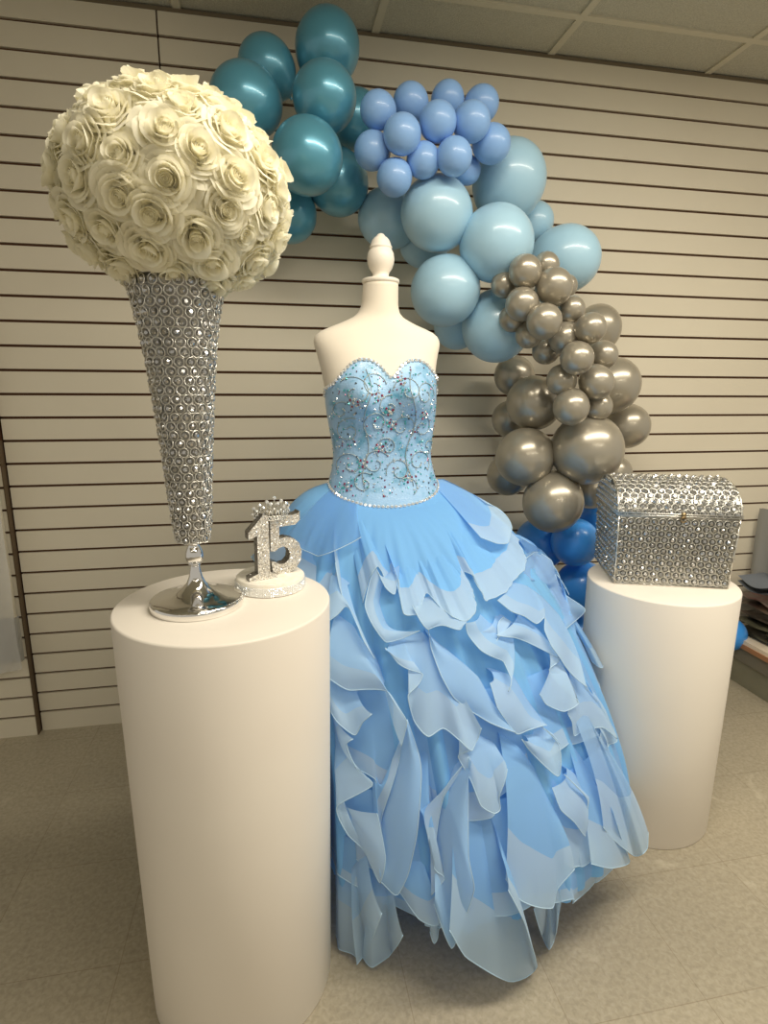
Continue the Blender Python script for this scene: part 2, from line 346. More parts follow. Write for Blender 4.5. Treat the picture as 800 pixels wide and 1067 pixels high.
# embroidery scrolls and scattered beads, countless: one part each
rs = random.Random(11)
def front(x, z, off=.0055):
    """point on the bodice front at offset x from the middle"""
    lo, hi = PI, 2*PI
    th = PI*1.5+ math.asin(max(-.98, min(.98, x/(slerp_(A_T, z)+.004))))
    for _ in range(12):
        p = torso(th, z, off); th += (x-(p.x-MX))*5
        th = max(PI+.02, min(2*PI-.02, th))
    return torso(th, z, off), th
def scroll(cx, cz, R, turns, a0, sgn):
    pts = []
    for k in range(26):
        t = k/25; a = a0+sgn*turns*2*PI*t; r = R*(1-.8*t)
        x, z = cx+r*math.cos(a), cz+r*math.sin(a)
        if abs(x) < .142 and waistline(1.5*PI)+.03 < z < 1.30:
            p, th = front(x, z)
            if z < neckline(th)-.012: pts.append(p)
            else: break
        else: break
    return pts
bmE = bmesh.new(); bmB = bmesh.new()
for (cx, cz, R, tn, a0, sg) in [(-.085, 1.235, .04, 1.1, 2.4, -1), (-.04, 1.25, .034, 1.2, .2, 1), (.045, 1.24, .036, 1.1, 3.1, -1), (.09, 1.23, .034, 1.2, 0, 1), (-.095, 1.14, .034, 1.2, 1.2, 1), (-.03, 1.16, .036, 1.2, 4.4, -1), (.035, 1.15, .036, 1.1, 5.4, 1), (.09, 1.15, .03, 1.2, 2.0, -1), (-.09, 1.055, .035, 1.2, 3.6, -1), (-.03, 1.06, .036, 1.1, .6, 1), (.03, 1.04, .034, 1.3, 3.4, -1), (.085, 1.06, .036, 1.1, 5.6, 1), (-.06, 1.01, .028, 1.2, 1.0, 1), (.055, .995, .03, 1.2, 2.4, -1), (0, 1.20, .03, 1.1, 1.4, 1), (-.115, 1.19, .025, 1.1, .4, 1), (.115, 1.1, .022, 1.1, 4, 1), (0, 1.10, .032, 1.1, 3.9, -1)]:
    pts = scroll(cx, cz, R, tn, a0, sg)
    if len(pts) > 3:
        tube(bmE, pts, .0011, 5)
        for p in pts[::3]: bmesh.ops.create_icosphere(bmE, subdivisions=1, radius=.0021, matrix=Matrix.Translation(p+Vector((0, -.0005, 0))))
tube(bmE, [front(-.055+.008*math.sin(i*.5), 1.29-.29*i/24)[0] for i in range(25)], .0012, 5)
tube(bmE, [front(.058-.01*math.sin(i*.45), 1.29-.29*i/24)[0] for i in range(25)], .0012, 5)
emb = obj('scroll_embroidery', bmE, mat('bead_thread', hexc(176, 190, 192), .35, .4)); emb.parent = bod
BC = [mat('bead_clear', (.9, .95, .95), .05, .6, coat=1), mat('bead_ruby', hexc(150, 40, 84), .08, .4, coat=1), mat('bead_aqua', hexc(70, 190, 190), .08, .4, coat=1), mat('bead_smoke', hexc(90, 100, 110), .1, .6, coat=1)]
def bead(x, z, r, mi):
    if abs(x) > .14 or z > 1.3 or z < .975: return
    p, th = front(x, z, .005)
    if z > neckline(th)-.012 or z < waistline(th)+.012: return
    gem(bmB, p, tnorm(th, z), r, r*.6, 6, mi)
for (cx, cz) in [(-.028, 1.225), (.01, 1.155), (.03, 1.265), (-.02, 1.10), (.055, 1.02), (-.06, 1.06), (-.10, 1.0), (.09, 1.18), (-.09, 1.21), (.0, 1.19)]:
    bead(cx, cz, .0042, 0)
    for k in range(6):
        a = k*PI/3+.3; bead(cx+.0095*math.cos(a), cz+.0095*math.sin(a), .0036, [1, 0, 1, 2, 1, 0][k])
for k in range(620):
    bead(rs.uniform(-.14, .14), rs.uniform(.975, 1.31), rs.uniform(.0014, .0031), rs.choice([0, 0, 0, 2, 2, 3, 1]))
bb = obj('scattered_beads', bmB, BC, smooth=False); bb.parent = bod; bb['kind'] = 'stuff'

# --- skirt body: a full cone of pleated tulle, kept clear of pedestals and wall
F_T = [(0, 0), (.012, .040), (.03, .078), (.06, .120), (.1, .162), (.2, .245), (.3, .302), (.4, .345), (.5, .378), (.6, .404), (.7, .422), (.8, .425), (.88, .405), (.95, .365), (1.0, .34)]
G_T = [(-180, .74), (-150, .76), (-125, .84), (-105, .92), (-85, .98), (-65, .97), (-45, .98), (-20, .96), (0, .95), (30, .96), (90, .95), (140, .84), (180, .74)]
WR = []
for k in range(361):
    th = 2*PI*k/360; p = torso(th, waistline(th), .002); WR.append((math.degrees(math.atan2(p.y-MY, p.x-MX)), math.hypot(p.x-MX, p.y-MY), p.z))
WR = sorted(WR); WR = [(WR[-1][0]-360,)+WR[-1][1:]]+WR+[(WR[0][0]+360,)+WR[0][1:]]
W1 = [(a_, r_) for a_, r_, z_ in WR]; W2 = [(a_, z_) for a_, r_, z_ in WR]
WCACHE = {}
def waist_at(phi):
    d = (math.degrees(phi)+180) % 360-180; k = round(d*4)
    if k not in WCACHE: WCACHE[k] = (lerp(W1, d), lerp(W2, d))
    return WCACHE[k]
def axis(z):
    f = max(0, min(1, (1-z)/.9)); return (MX+.120*f, MY-.075*f)
def Rsk(phi, z):
    rt, zt = waist_at(phi)
    if z > zt: return rt-.004
    dz = (zt-z)*1.0; g = lerp(G_T, (math.degrees(phi)+180) % 360-180); f = min(1, dz/.35)
    return (rt+slerp_(F_T, dz/.97))*(1+(g-1)*f)
def clearp(p):
    for (x, y, r, h) in PEDS:
        if p.z < h:
            d = Vector((p.x-x, p.y-y)); L = d.length
            if L < r+.004:
                k = (r+.004)/max(L, 1e-4); p = Vector((x+d.x*k, y+d.y*k, p.z))
    if p.y > WALLY-.012: p = Vector((p.x, WALLY-.012, p.z))
    if p.z < .006: p = Vector((p.x, p.y, .006))
    return p
def skp(phi, z, off=0.0):
    phi = (phi+PI) % (2*PI)-PI
    a = axis(z); r = Rsk(phi, z)+off
    return clearp(Vector((a[0]+r*math.cos(phi), a[1]+r*math.sin(phi), z)))
def pleat(phi, z, k=1.0):
    f = max(0, min(1, (1.0-z)/.5))
    return .002+k*f*(.009*math.sin(31*phi+2*math.sin(3*phi))+.006*math.sin(57*phi+1.3)+.012*math.sin(11*phi+.7+1.5*z))-.006*f
bm = bmesh.new(); NP = 420; NZ = 60
rows = []
for i in range(NZ+1):
    row = []
    for k in range(NP):
        ph = 2*PI*k/NP; zt = waist_at(ph)[1]+.001; z = zt-(zt-.17)*(i/NZ)**1.35; row.append(skp(ph, z, pleat(ph, z)*min(1, (zt-z)/.06)))
    rows.append(row)
grid(bm, rows, True); skirt = G(obj('underskirt', bm, M_TULLE))
def onskirt(px, py, off):
    d = raydir(px, py)*1.0; o = Vector((0, 0, CAMH)); best = (9, None)
    prev = None; t = .55
    def g(t):
        p = o+d*t
        a = axis(max(0, p.z)); v = (p.x-a[0], p.y-a[1]); rho = math.hypot(*v)
        if p.z > waist_at(math.atan2(v[1], v[0]))[1]+.003: return .5
        return rho-Rsk(math.atan2(v[1], v[0]), max(0, p.z))-off
    while t < 2.4:
        v = g(t)
        if v < best[0]: best = (v, t)
        if v < 0:
            a, b_ = t-.02, t
            for _ in range(18):
                m_ = (a+b_)/2
                if g(m_) < 0: b_ = m_
                else: a = m_
            return o+d*b_
        t += .02
    return o+d*best[1]
def toward(p, off):
    """move a point towards the skirt's axis"""
    a = axis(max(0, p.z)); v = Vector((a[0]-p.x, a[1]-p.y, 0)); return p+v.normalized()*off
def floorz(p):
    if p.z < .012:
        k = (CAMH-.012)/(CAMH-p.z); return Vector((p.x*k, p.y*k, .012))
    return p
rp = random.Random(5)
def panel(T, B, oT=.015, oB=.04, m_=None, band=0, bulge=.012, lip=True, name='ruffle', rows_=12, inset=.04, pipe=True, hem=None, wav=.007, fold=0):
    """one ruffle: from the line T where it is gathered to its free edge B"""
    n = max(20, int(6*max(len(T), len(B)))); K = 1000
    t = catmull([(q[0], q[1], (q[2] if len(q) > 2 else 0)*K) for q in T], n); b_ = catmull([(q[0], q[1], (q[2] if len(q) > 2 else 0)*K) for q in B], n)
    P3 = [floorz(onskirt(q.x, q.y, oT+q.z/K)) for q in t]; Q3 = [floorz(onskirt(q.x, q.y, oB+q.z/K)) for q in b_]; fq = .30+.25*rp.random()
    ph = rp.uniform(0, 6); R = []
    if lip: R.append([clearp(toward(p, inset)) for p in P3])
    for i in range(rows_+1):
        v = i/rows_; row = []
        for j in range(n):
            p = P3[j].lerp(Q3[j], v)
            out = toward(p, -1)-p
            k = bulge*math.sin(PI*v)+wav*math.sin(ph+j*fq*.66+v*2)*v**1.5
            k += fold*(math.sin(j*.62+.9*math.sin(j*.17))+.35*math.sin(j*1.9))*min(1, v*2.2)*(1-.3*v)
            row.append(clearp(p+out*k))
        R.append(row)
    bm = bmesh.new(); s = max(2, int(len(R)*(1-band))) if band else len(R)
    grid(bm, R[:s]); o = G(obj(name, bm, m_ or M_ORG2))
    if band:
        bm = bmesh.new(); grid(bm, R[s-1:]); h = obj('hem_band', bm, hem or M_HEM); h.parent = o
    if pipe:
        bm = bmesh.new(); tube(bm, R[-1], .0011, 5); h = obj('hem_piping', bm, M_PIPE); h.parent = o
    return o
# --- procedural under-layers: fluted organza tiers all around the skirt
def tier(z0, z1, nfl, amp, out, seed, m_, a0=-180, a1=180, lat=.03, band=.28):
    r_ = random.Random(seed); N = int(abs(a1-a0)*1.5); rows = []; o1, o2, o3 = [r_.uniform(0, 6) for _ in range(3)]
    NR_ = 9
    for i in range(NR_+1):
        v = i/NR_; row = []
        for j in range(N+1):
            ph = math.radians(a0+(a1-a0)*j/N)
            wv = math.sin(nfl*ph+o1+1.2*math.sin(2*ph+o2)); w2 = math.sin(2*nfl*ph+o3)
            z = z0+(z1-z0)*v+(.028*math.sin(nfl*.5*ph+o2)+.02*math.sin(3*ph+o3))*v
            off = .003+out*v+amp*wv*v**1.3
            p = skp(ph+(lat*w2*v)/max(.2, Rsk(ph, z)), z, off); row.append(p)
        rows.append(row)
    full = abs(a1-a0) > 359
    bm = bmesh.new(); s = NR_-2; grid(bm, rows[:s+1]); o = G(obj('organza_tier', bm, m_))
    bm = bmesh.new(); grid(bm, rows[s:]); h = obj('hem_band', bm, M_HEM); h.parent = o
    bm = bmesh.new(); tube(bm, rows[-1], .001, 4); h = obj('hem_piping', bm, M_PIPE); h.parent = o
tier(.90, .70, 13, .016, .012, 1, M_ORG, -14, 190)
tier(.74, .53, 15, .020, .018, 2, M_ORG, -20, 195)
tier(.60, .40, 16, .022, .016, 3, M_ORG, -14, 195)
tier(.46, .27, 17, .022, .014, 4, M_ORG, -16, 195)
tier(.33, .13, 18, .022, .012, 5, M_ORG, -12, 195)
tier(.24, .08, 19, .020, .008, 6, M_ORG, -8, 195)
# front under-layers lie close to the skirt, under the big ruffles
tier(.30, .175, 15, .012, .002, 8, M_ORG, -150, -15, .02)
tier(.62, .44, 13, .007, .003, 10, M_ORG, -150, -20, .02)
tier(.42, .22, 13, .008, .004, 9, M_ORG, -150, -20, .02)
# --- the big ruffles of the front, from the hem upwards
HB = M_HEM
# hem panels lying over the floor edge
panel([(344,880),(356,890),(366,900)], [(344,975),(358,992),(372,1001)], .0, .03, M_ORG2, .5)
panel([(366,905),(374,896),(382,890)], [(373,1002),(378,996),(384,990),(398,950)], .01, .045, M_ORG2, .4)
panel([(388,900),(398,905),(408,915)], [(379,994),(388,1008),(404,1000),(420,972)], .0, .03, M_ORG2, .6)
panel([(400,880),(420,885),(440,895)], [(414,930),(436,955),(455,962),(462,950)], .0, .02, M_ORG, .35)
panel([(446,925),(449,926),(453,930)], [(448,972),(452,980),(456,978),(459,962)], .0, .02, M_ORG, .4)
panel([(470,800),(490,812),(508,842),(516,872)], [(468,968),(486,1001),(530,1020),(560,1008),(548,965),(528,925)], .0, .055, M_ORG, .34, bulge=.02, rows_=18)
panel([(556,900),(566,902),(578,905)], [(557,948),(572,990),(580,950)], .0, .01, M_ORG2, .5)
panel([(520,765),(540,778),(556,800),(570,830)], [(528,918),(541,936),(577,948),(583,928),(596,903)], .01, .035, M_ORG, .33, bulge=.02, rows_=18)
panel([(560,790),(574,800),(588,830)], [(588,898),(598,906),(614,901),(612,872)], .0, .018, M_ORG, .3)
panel([(590,770),(606,790),(622,822)], [(613,898),(636,904),(659,899),(641,857)], .0, .03, M_ORG, .30, rows_=16)
panel([(596,742),(604,738),(612,745),(620,760)], [(628,862),(658,891),(672,884),(678,868)], .02, .03, M_LOOSE, .36, rows_=18)
panel([(604,735),(612,733),(620,738)], [(633,781),(639,774),(640,768)], .0, .012, M_LOOSE, .5)
# leaf ruffles low in the middle
panel([(487,786),(474,800),(464,826),(455,862),(452,900)], [(487,788),(489,830),(487,890),(494,925),(489,950),(471,989),(452,940)], .012, .04, M_ORG2, .0, bulge=.02)
panel([(445,770),(430,790),(420,830),(424,880)], [(449,930),(463,912),(452,903),(456,864),(466,818),(487,787)], .0, .024, M_ORG, .3)
panel([(423,752),(415,795),(401,836),(396,874)], [(424,750),(437,790),(439,810),(434,869),(425,914),(413,936),(397,918)], .01, .036, M_ORG2, .0, bulge=.018)
panel([(385,770),(392,800),(388,840)], [(397,918),(401,892),(396,860),(402,836),(416,793),(424,750)], .0, .016, M_ORG, .3)
# left column of cascades beside the tall pedestal
panel([(346,740),(350,780),(346,830)], [(369,768),(362,773),(366,790),(373,806),(388,820),(352,838),(362,871),(378,889),(396,918),(402,892),(392,850)], .008, .034, M_ORG2, .45)
panel([(345,700),(352,712),(372,722)], [(344,741),(356,754),(369,768),(378,752),(388,742)], .01, .042, M_ORG2, .4)
panel([(348,642),(368,660),(390,690),(400,712)], [(344,705),(363,719),(383,720),(404,721),(417,738),(424,752),(418,780)], .012, .042, M_ORG2, .35, bulge=.018, rows_=16)
panel([(345,600),(352,602),(362,610)], [(344,646),(352,640),(360,632),(372,650),(390,688)], .01, .035, M_ORG2, .5)
# middle cascades
panel([(405,672),(420,664),(440,660),(455,676)], [(401,676),(414,690),(428,697),(441,704),(437,713),(425,722),(427,738),(432,753),(446,766),(463,761),(478,770),(492,783),(499,772),(500,757)], .012, .042, M_ORG2, .38, bulge=.014, rows_=16)
panel([(470,745),(486,758),(500,768),(515,775)], [(489,782),(478,790),(490,812),(500,838),(516,850),(523,846),(520,828),(527,800)], .012, .038, M_ORG2, .4)
panel([(548,768),(556,762),(566,759),(574,764)], [(542,769),(552,782),(570,800),(582,809),(580,774),(566,758)], .016, .042, M_ORG2, .5)
panel([(590,800),(600,808),(611,832)], [(577,822),(582,842),(596,855),(612,873),(612,850),(610,832),(588,807)], .010, .032, M_ORG2, .5)
panel([(512,700),(534,704),(550,730),(566,752)], [(511,712),(516,735),(528,752),(541,767),(552,762),(566,755)], .014, .040, M_ORG2, .55)
panel([(446,662),(461,677),(480,691),(498,705),(512,730),(533,759)], [(447,657),(450,677),(459,703),(472,726),(489,741),(510,753),(534,761)], .034, .040, M_ORG2, .0, bulge=.006, inset=.05)
panel([(436,628),(452,626),(470,632),(482,640)], [(430,632),(437,645),(446,656),(463,652),(478,655),(486,648)], .02, .05, M_HEM, .0)
panel([(416,590),(402,600),(395,628),(404,655)], [(414,608),(411,620),(402,612),(392,592),(385,606),(380,631),(390,652),(402,670),(418,667),(437,656)], .008, .036, M_ORG2, .45)
# cascades right of the middle
panel([(500,640),(510,648),(520,655),(534,660)], [(484,648),(489,662),(500,677),(517,686),(527,691),(531,706),(528,720)], .01, .042, M_ORG2, .3)
panel([(516,640),(524,641),(534,650)], [(499,658),(506,668),(513,672),(519,656),(525,643)], .0, .03, M_ORG2, .4)
panel([(540,640),(560,655),(575,672)], [(515,661),(535,664),(554,671),(580,686),(573,698),(586,716),(600,731),(588,742),(571,735),(560,722)], .014, .036, M_ORG2, .5)
panel([(530,606),(548,610),(565,622),(582,640)], [(517,625),(530,636),(546,642),(562,651),(570,644),(567,657),(572,673),(586,690),(600,705),(612,716)], .014, .05, M_ORG2, .30, rows_=16)
panel([(544,604),(560,606),(573,612),(581,630),(585,650),(587,672)], [(545,580),(557,575),(572,584),(581,601),(590,620),(607,635),(600,646),(591,658),(591,675),(597,698),(608,708)], .0, .02, M_LOOSE, .0, bulge=.005, inset=.05)
panel([(534,557),(556,569),(570,590),(580,610)], [(545,582),(558,576),(572,584),(582,602),(590,620)], .01, .02, M_SHEER, .0)
panel([(590,690),(600,705),(610,720)], [(588,742),(594,752),(600,768),(612,762),(628,758),(640,769),(630,745),(618,730),(604,708)], .01, .02, M_ORG2, .4)
panel([(604,705),(612,716),(620,735)], [(618,728),(628,745),(640,768),(634,782),(622,770)], .0, .012, M_LOOSE, .3)
panel([(534,556),(550,566),(566,590),(580,625),(600,690)], [(540,560),(556,569),(570,580),(580,600),(592,625)], -.01, .004, M_ORG, .0)
# the smooth top flounce with its broad stiff hem, one sweep of fabric
panel([(362,521),(374,524),(390,527),(408,528),(426,527),(440,524),(452,517),(458,508),(461,502)],
 [(378,628,-.02),(384,604,-.005),(393,590,.01),(402,604,-.01),(411,618,-.015),(415,603,-.005),(417,622,.01),(421,641,.014),(434,640,.004),(445,618,-.02),(458,632,-.005),(471,642,.012),(485,648,.018),(497,631,.006),(489,610,-.02),(484,596,-.02),(493,600,0),(500,615,.012),(507,627,.018),(524,617,.012),(538,604,0),(545,594,-.005),(546,576,-.01),(540,562,-.015)], .004, .034, M_TULLE, .22, bulge=.012, rows_=26, wav=0, inset=.0, lip=False, fold=.0065)
panel([(455,509),(459,503),(462,499)], [(500,560),(516,566),(532,566),(534,550),(518,530),(508,524)], .03, .045, M_ORG, .25, bulge=.004, rows_=14)
panel([(345,512),(350,516),(357,520)], [(262,580),(286,604),(318,628),(344,645),(359,632),(354,605),(350,586)], .004, .025, M_ORG, .3, bulge=.02, rows_=20)
panel([(345,509),(350,514),(360,521),(372,525)], [(300,560),(316,574),(330,580),(348,574),(366,566),(376,560)], .028, .045, M_SHEER, .0, bulge=.012)

# ------------------------------------------------------------------ balloons
def balloon_mesh(r, name, mt):
    """latex balloon about its tied neck at the bottom; the neck is part of the skin"""
    bm = bmesh.new(); pr = []
    for k in range(1, 25):
        a = PI*k/25; z = math.cos(a); rr = math.sin(a)
        zz = z*(1.05 if z > 0 else 1.12); rr *= 1-.05*max(0, -z)
        pr.append((r*rr, r*zz))
    pr += [(r*.055, -r*1.14), (r*.035, -r*1.17), (r*.07, -r*1.22), (r*.05, -r*1.225)]
    lathe(bm, pr, 0, 0, 40)
    me = bpy.data.meshes.new(name); bmesh.ops.recalc_face_normals(bm, faces=bm.faces); bm.to_mesh(me); bm.free(); me.materials.append(mt)
    me.polygons.foreach_set('use_smooth', [True]*len(me.polygons)); return me
M_TEAL = mat('pearl_teal_latex', hexc(90, 160, 184), .32, .30, coat=.6)
M_PERI = mat('periwinkle_latex', hexc(138, 180, 232), .38, 0, coat=.25)
M_LBLUE = mat('light_blue_latex', hexc(168, 207, 228), .34, 0, coat=.35)
M_GREY = mat('pearl_silver_latex', hexc(168, 161, 145), .30, .5, coat=.35)
M_ROYAL = mat('royal_blue_latex', hexc(66, 156, 244), .33, 0, coat=.35)
BM = {'T': M_TEAL, 'P': M_PERI, 'L': M_LBLUE, 'G': M_GREY, 'S': M_GREY, 'R': M_ROYAL}
GR = {'T': 'pearly teal balloons at the garland top', 'P': 'small periwinkle balloons of the garland', 'L': 'light blue balloons of the garland', 'G': 'large silver balloons of the garland', 'S': 'small silver balloons of the garland', 'R': 'royal blue balloons at the garland foot'}
unit = {k: balloon_mesh(1, 'balloon_skin', v) for k, v in BM.items()}
BL = []
def settle():
    """let the inflated skins push one another apart until they only press together"""
    for it in range(160):
        for i in range(len(BL)):
            for j in range(i+1, len(BL)):
                a, b_ = BL[i], BL[j]; pa = a[1]*a[2]; pb = b_[1]*b_[2]; ra, rb_ = a[3]*a[2], b_[3]*b_[2]
                gap = (ra+rb_)*.88-(pa-pb).length
                if gap > 0:
                    s_ = .12*gap+.0005
                    if a[2] > b_[2]: a, b_ = b_, a
                    a[2] -= s_; b_[2] += s_
        for a in BL: a[2] = max(1.45, min(a[2], (WALLY-.004)/(1+a[3]*1.02)))
    for o, u, Y, k in BL:
        r = k*Y; o.scale = (r, r, r); o.location = Vector((0, 0, CAMH))+u*Y
def balloon(kind, px, py, rp_, Y, label, core=(0, 0, 0)):
    if kind == 'T' and py < 110: py += 5
    c = at(px, py, Y); depth = c.dot(CF)-CAMH*CF.z
    d = (c-Vector((0, 0, CAMH))); ca = d.normalized().dot(CF)
    r = rp_*depth/FPX*ca**.5
    o = bpy.data.objects.new('balloon', unit[kind]); C.objects.link(o)
    c0 = Vector(core); ax = (c-c0); ax = ax.normalized() if ax.length > .01 else Vector((0, -1, 0))
    if ax.y > -.1: ax.y = -.1; ax.normalize()
    o.rotation_euler = Vector((0, 0, 1)).rotation_difference(ax).to_euler(); r *= 1.2 if kind in 'PS' else 1.06; BL.append([o, d/d.y, Y, r/Y]); 
    tag(o, label, 'balloon', GR[kind]); return o
for row in [
 ('T',341,45,36,1.88,'pearly teal balloon highest of the whole garland, overlapping the ceiling line'),
 ('T',278,66,31,1.90,'pearly teal balloon just left of the highest one, against the wall'),
 ('T',256,101,38,1.80,'pearly teal balloon touching the upper right of the rose ball, leftmost of the teal ones'),
 ('T',338,97,35,1.76,'pearly teal balloon directly below the highest one, in the middle of the teal bunch'),
 ('T',320,163,38,1.70,'large pearly teal balloon in front at the bottom of the teal bunch'),
 ('T',352,190,32,1.90,'pearly teal balloon half behind the big front one, on its lower right'),
 ('T',303,224,27,1.92,'lowest pearly teal balloon, peeking out right of the rose ball'),
 ('T',370,124,29,1.95,'pearly greenish teal balloon tucked behind the leftmost periwinkle balloons'),
 ('L',404,228,30,1.94,'shaded grey blue balloon close to the wall behind the neck cap'),
 ('P',394,115,17,1.70,'small periwinkle balloon at the upper left end of its bunch, beside the teal ones'),
 ('P',428,107,17,1.74,'small periwinkle balloon second from the left in the topmost row'),
 ('P',466,104,16,1.76,'small periwinkle balloon third from the left in the topmost row'),
 ('P',501,109,16.5,1.76,'small periwinkle balloon at the top right corner of its bunch'),
 ('P',419,140,18,1.65,'small periwinkle balloon in front, between the two leftmost ones'),
 ('P',456,127,18,1.66,'small periwinkle balloon in front at the centre of its bunch'),
 ('P',491,127,18,1.67,'small periwinkle balloon in front under the top right corner one'),
 ('P',388,157,17,1.70,'leftmost small periwinkle balloon, overlapping the teal bunch'),
 ('P',441,167,16,1.66,'small periwinkle balloon in the lower middle row directly above the big light blue ones'),
 ('P',473,163,17,1.65,'small periwinkle balloon right of centre in the lower row'),
 ('P',512,150,17.5,1.71,'rightmost small periwinkle balloon, over the upper right light blue balloon'),
 ('P',411,185,16.5,1.68,'lowest small periwinkle balloon, hanging above the neck cap'),
 ('P',486,177,13,1.78,'small periwinkle balloon half hidden between its bunch and the light blue balloons'),
 ('L',455,223,37,1.76,'large light blue balloon nearest the neck cap, below the periwinkle bunch'),
 ('L',530,189,39,1.86,'large light blue balloon at the upper right, topmost of the light blue ones'),
 ('L',517,254,38.5,1.72,'large light blue balloon in front at the centre of the light blue group'),
 ('L',589,270,34,1.84,'large light blue balloon rightmost, behind the first small silver balloons'),
 ('L',464,303,35,1.78,'large light blue balloon beside the mannequin shoulder'),
 ('L',517,340,35,1.76,'large light blue balloon lowest of its group, left of the small silver cluster'),
 ('L',477,338,24,1.95,'light blue balloon tucked behind the shoulder balloon, close to the wall'),
 ('L',555,232,21,1.95,'light blue balloon peeking out behind the centre and rightmost light blue ones'),
 ('L',441,254,24,1.95,'light blue balloon in the shade between the neck cap and shoulder balloons'),
 ('S',569,277,12,1.66,'small silver balloon at the very top right of the silver cluster'),
 ('S',547,283,15,1.62,'small silver balloon at the top left of the silver cluster'),
 ('S',525,297,11.5,1.69,'small silver balloon farthest left, overlapping the centre light blue balloon'),
 ('S',590,298,10,1.72,'small silver balloon peeking out right behind the third row of the silver cluster'),
 ('S',577,299,17,1.61,'small silver balloon, roundest and largest near the top of the cluster'),
 ('S',544,317,15,1.62,'small silver balloon below the top left one, over the lowest light blue balloon'),
 ('S',534,332,12,1.69,'small silver balloon half hidden at the left edge, halfway down the cluster'),
 ('S',595,323,12.5,1.64,'small silver balloon on the right edge below the roundest one'),
 ('S',567,335,16,1.60,'small silver balloon in the middle of the cluster, showing its dark knot'),
 ('S',551,349,12,1.68,'small silver balloon at the left, just over the dark gap in the cluster'),
 ('S',615,342,14,1.62,'small silver balloon in front of the upper right dark silver balloon'),
 ('S',589,352,15,1.60,'small silver balloon between the dark knotted one and the right edge one'),
 ('S',569,365,12.5,1.69,'small silver balloon in shadow at the lower left of the cluster'),
 ('S',601,373,15,1.60,'small silver balloon at the centre of the lower half of the cluster'),
 ('S',628,370,13,1.65,'small silver balloon at the right over the large silver balloon by the wall'),
 ('S',585,396,13.5,1.63,'small silver balloon at the lower left, dark spot on its left side'),
 ('S',621,398,15.5,1.61,'small silver balloon in front of the large right silver balloon'),
 ('S',595,424,16,1.61,'largest low small silver balloon, resting on the big centre silver one'),
 ('S',623,423,12.5,1.64,'lowest right small silver balloon, touching the top of the big centre one'),
 ('G',622,343,24,1.88,'dark silver balloon at the upper right edge, behind the small cluster'),
 ('G',637,402,28,1.82,'large silver balloon halfway down the right edge of the garland'),
 ('G',652,444,23,1.90,'shiny dark silver balloon sticking out farthest right at the wall'),
 ('G',611,468,36,1.68,'largest silver balloon in front, at the centre of the lower garland'),
 ('G',556,420,27,1.80,'dim silver balloon at the left behind the small cluster'),
 ('G',547,476,29,1.75,'large silver balloon left of the largest one'),
 ('G',530,494,21,1.93,'shaded silver balloon lowest on the left, close to the wall'),
 ('G',536,392,20,1.95,'shadowed silver balloon just below the lowest light blue balloon'),
 ('G',533,437,19,1.96,'shadowed silver balloon at the left edge between two larger silver ones'),
 ('G',576,523,30,1.70,'large silver balloon lowest of all, resting above the royal blue ones'),
 ('G',640,492,17,1.90,'silver balloon peeking out above the crystal chest'),
 ('G',615,509,20,1.84,'shaded silver balloon between the lowest silver one and the crystal chest'),
 ('R',599,565,24,1.76,'bright royal blue balloon highest of its colour, beside the crystal chest'),
 ('R',563,566,25,1.88,'dark royal blue balloon in shadow between the gown and the highest blue one'),
 ('R',606,612,27,1.80,'royal blue balloon touching the top of the short pedestal'),
 ('R',622,536,19,1.92,'royal blue balloon behind the left end of the crystal chest'),
 ('R',597,664,26,1.84,'royal blue balloon lowest in the gap between gown and short pedestal'),
 ('R',758,660,18,1.99,'royal blue balloon peeking out behind the right side of the short pedestal'),
]:
    core = {'T': at(325, 130, 1.95), 'P': at(452, 140, 1.85), 'L': at(512, 270, 1.95), 'S': at(585, 350, 1.75), 'G': at(590, 450, 1.9), 'R': at(600, 610, 1.95)}[row[0]]
    balloon(*row, core)
settle()

# ------------------------------------------------------------------ vase, rose ball, topper, chest
# trumpet vase of wire rings and crystal beads on a chrome foot
VX, VY, VZ = -.149, 1.042, .852
vase = thing('trumpet_vase', 'tall silver trumpet vase of crystal rings on a round chrome foot, holding the rose ball', 'vase', (VX, VY, VZ))
bm = bmesh.new()
lathe(bm, [(.082, 0), (.083, .0015), (.083, .012), (.0815, .015), (.079, .0165), (.06, .0205), (.04, .027), (.026, .034), (.017, .043), (.012, .055), (.0095, .068), (.0085, .074), (.0085, .078)], 0, 0, 72)
obj('base', bm, M_CHROME, vase)
bm = bmesh.new(); lathe(bm, [(.008, .076), (.0105, .0785), (.014, .084), (.0158, .091), (.0158, .097), (.0145, .104), (.0115, .111), (.009, .116), (.011, .119), (.014, .121), (.02, .124)], 0, 0, 48)
obj('stem', bm, M_CHROME, vase)
VT = [(.122, .0255), (.14, .029), (.20, .034), (.27, .0385), (.34, .0445), (.42, .052), (.48, .0595), (.53, .068), (.565, .077)]
bm = bmesh.new(); lathe(bm, [(slerp_(VT, .122+.443*i/30)-.003, .122+.443*i/30) for i in range(31)], 0, 0, 48)
obj('cone_liner', bm, M_LINER, vase)
bm = bmesh.new(); bm2 = bmesh.new(); z = .130; odd = 0; rv = random.Random(3)
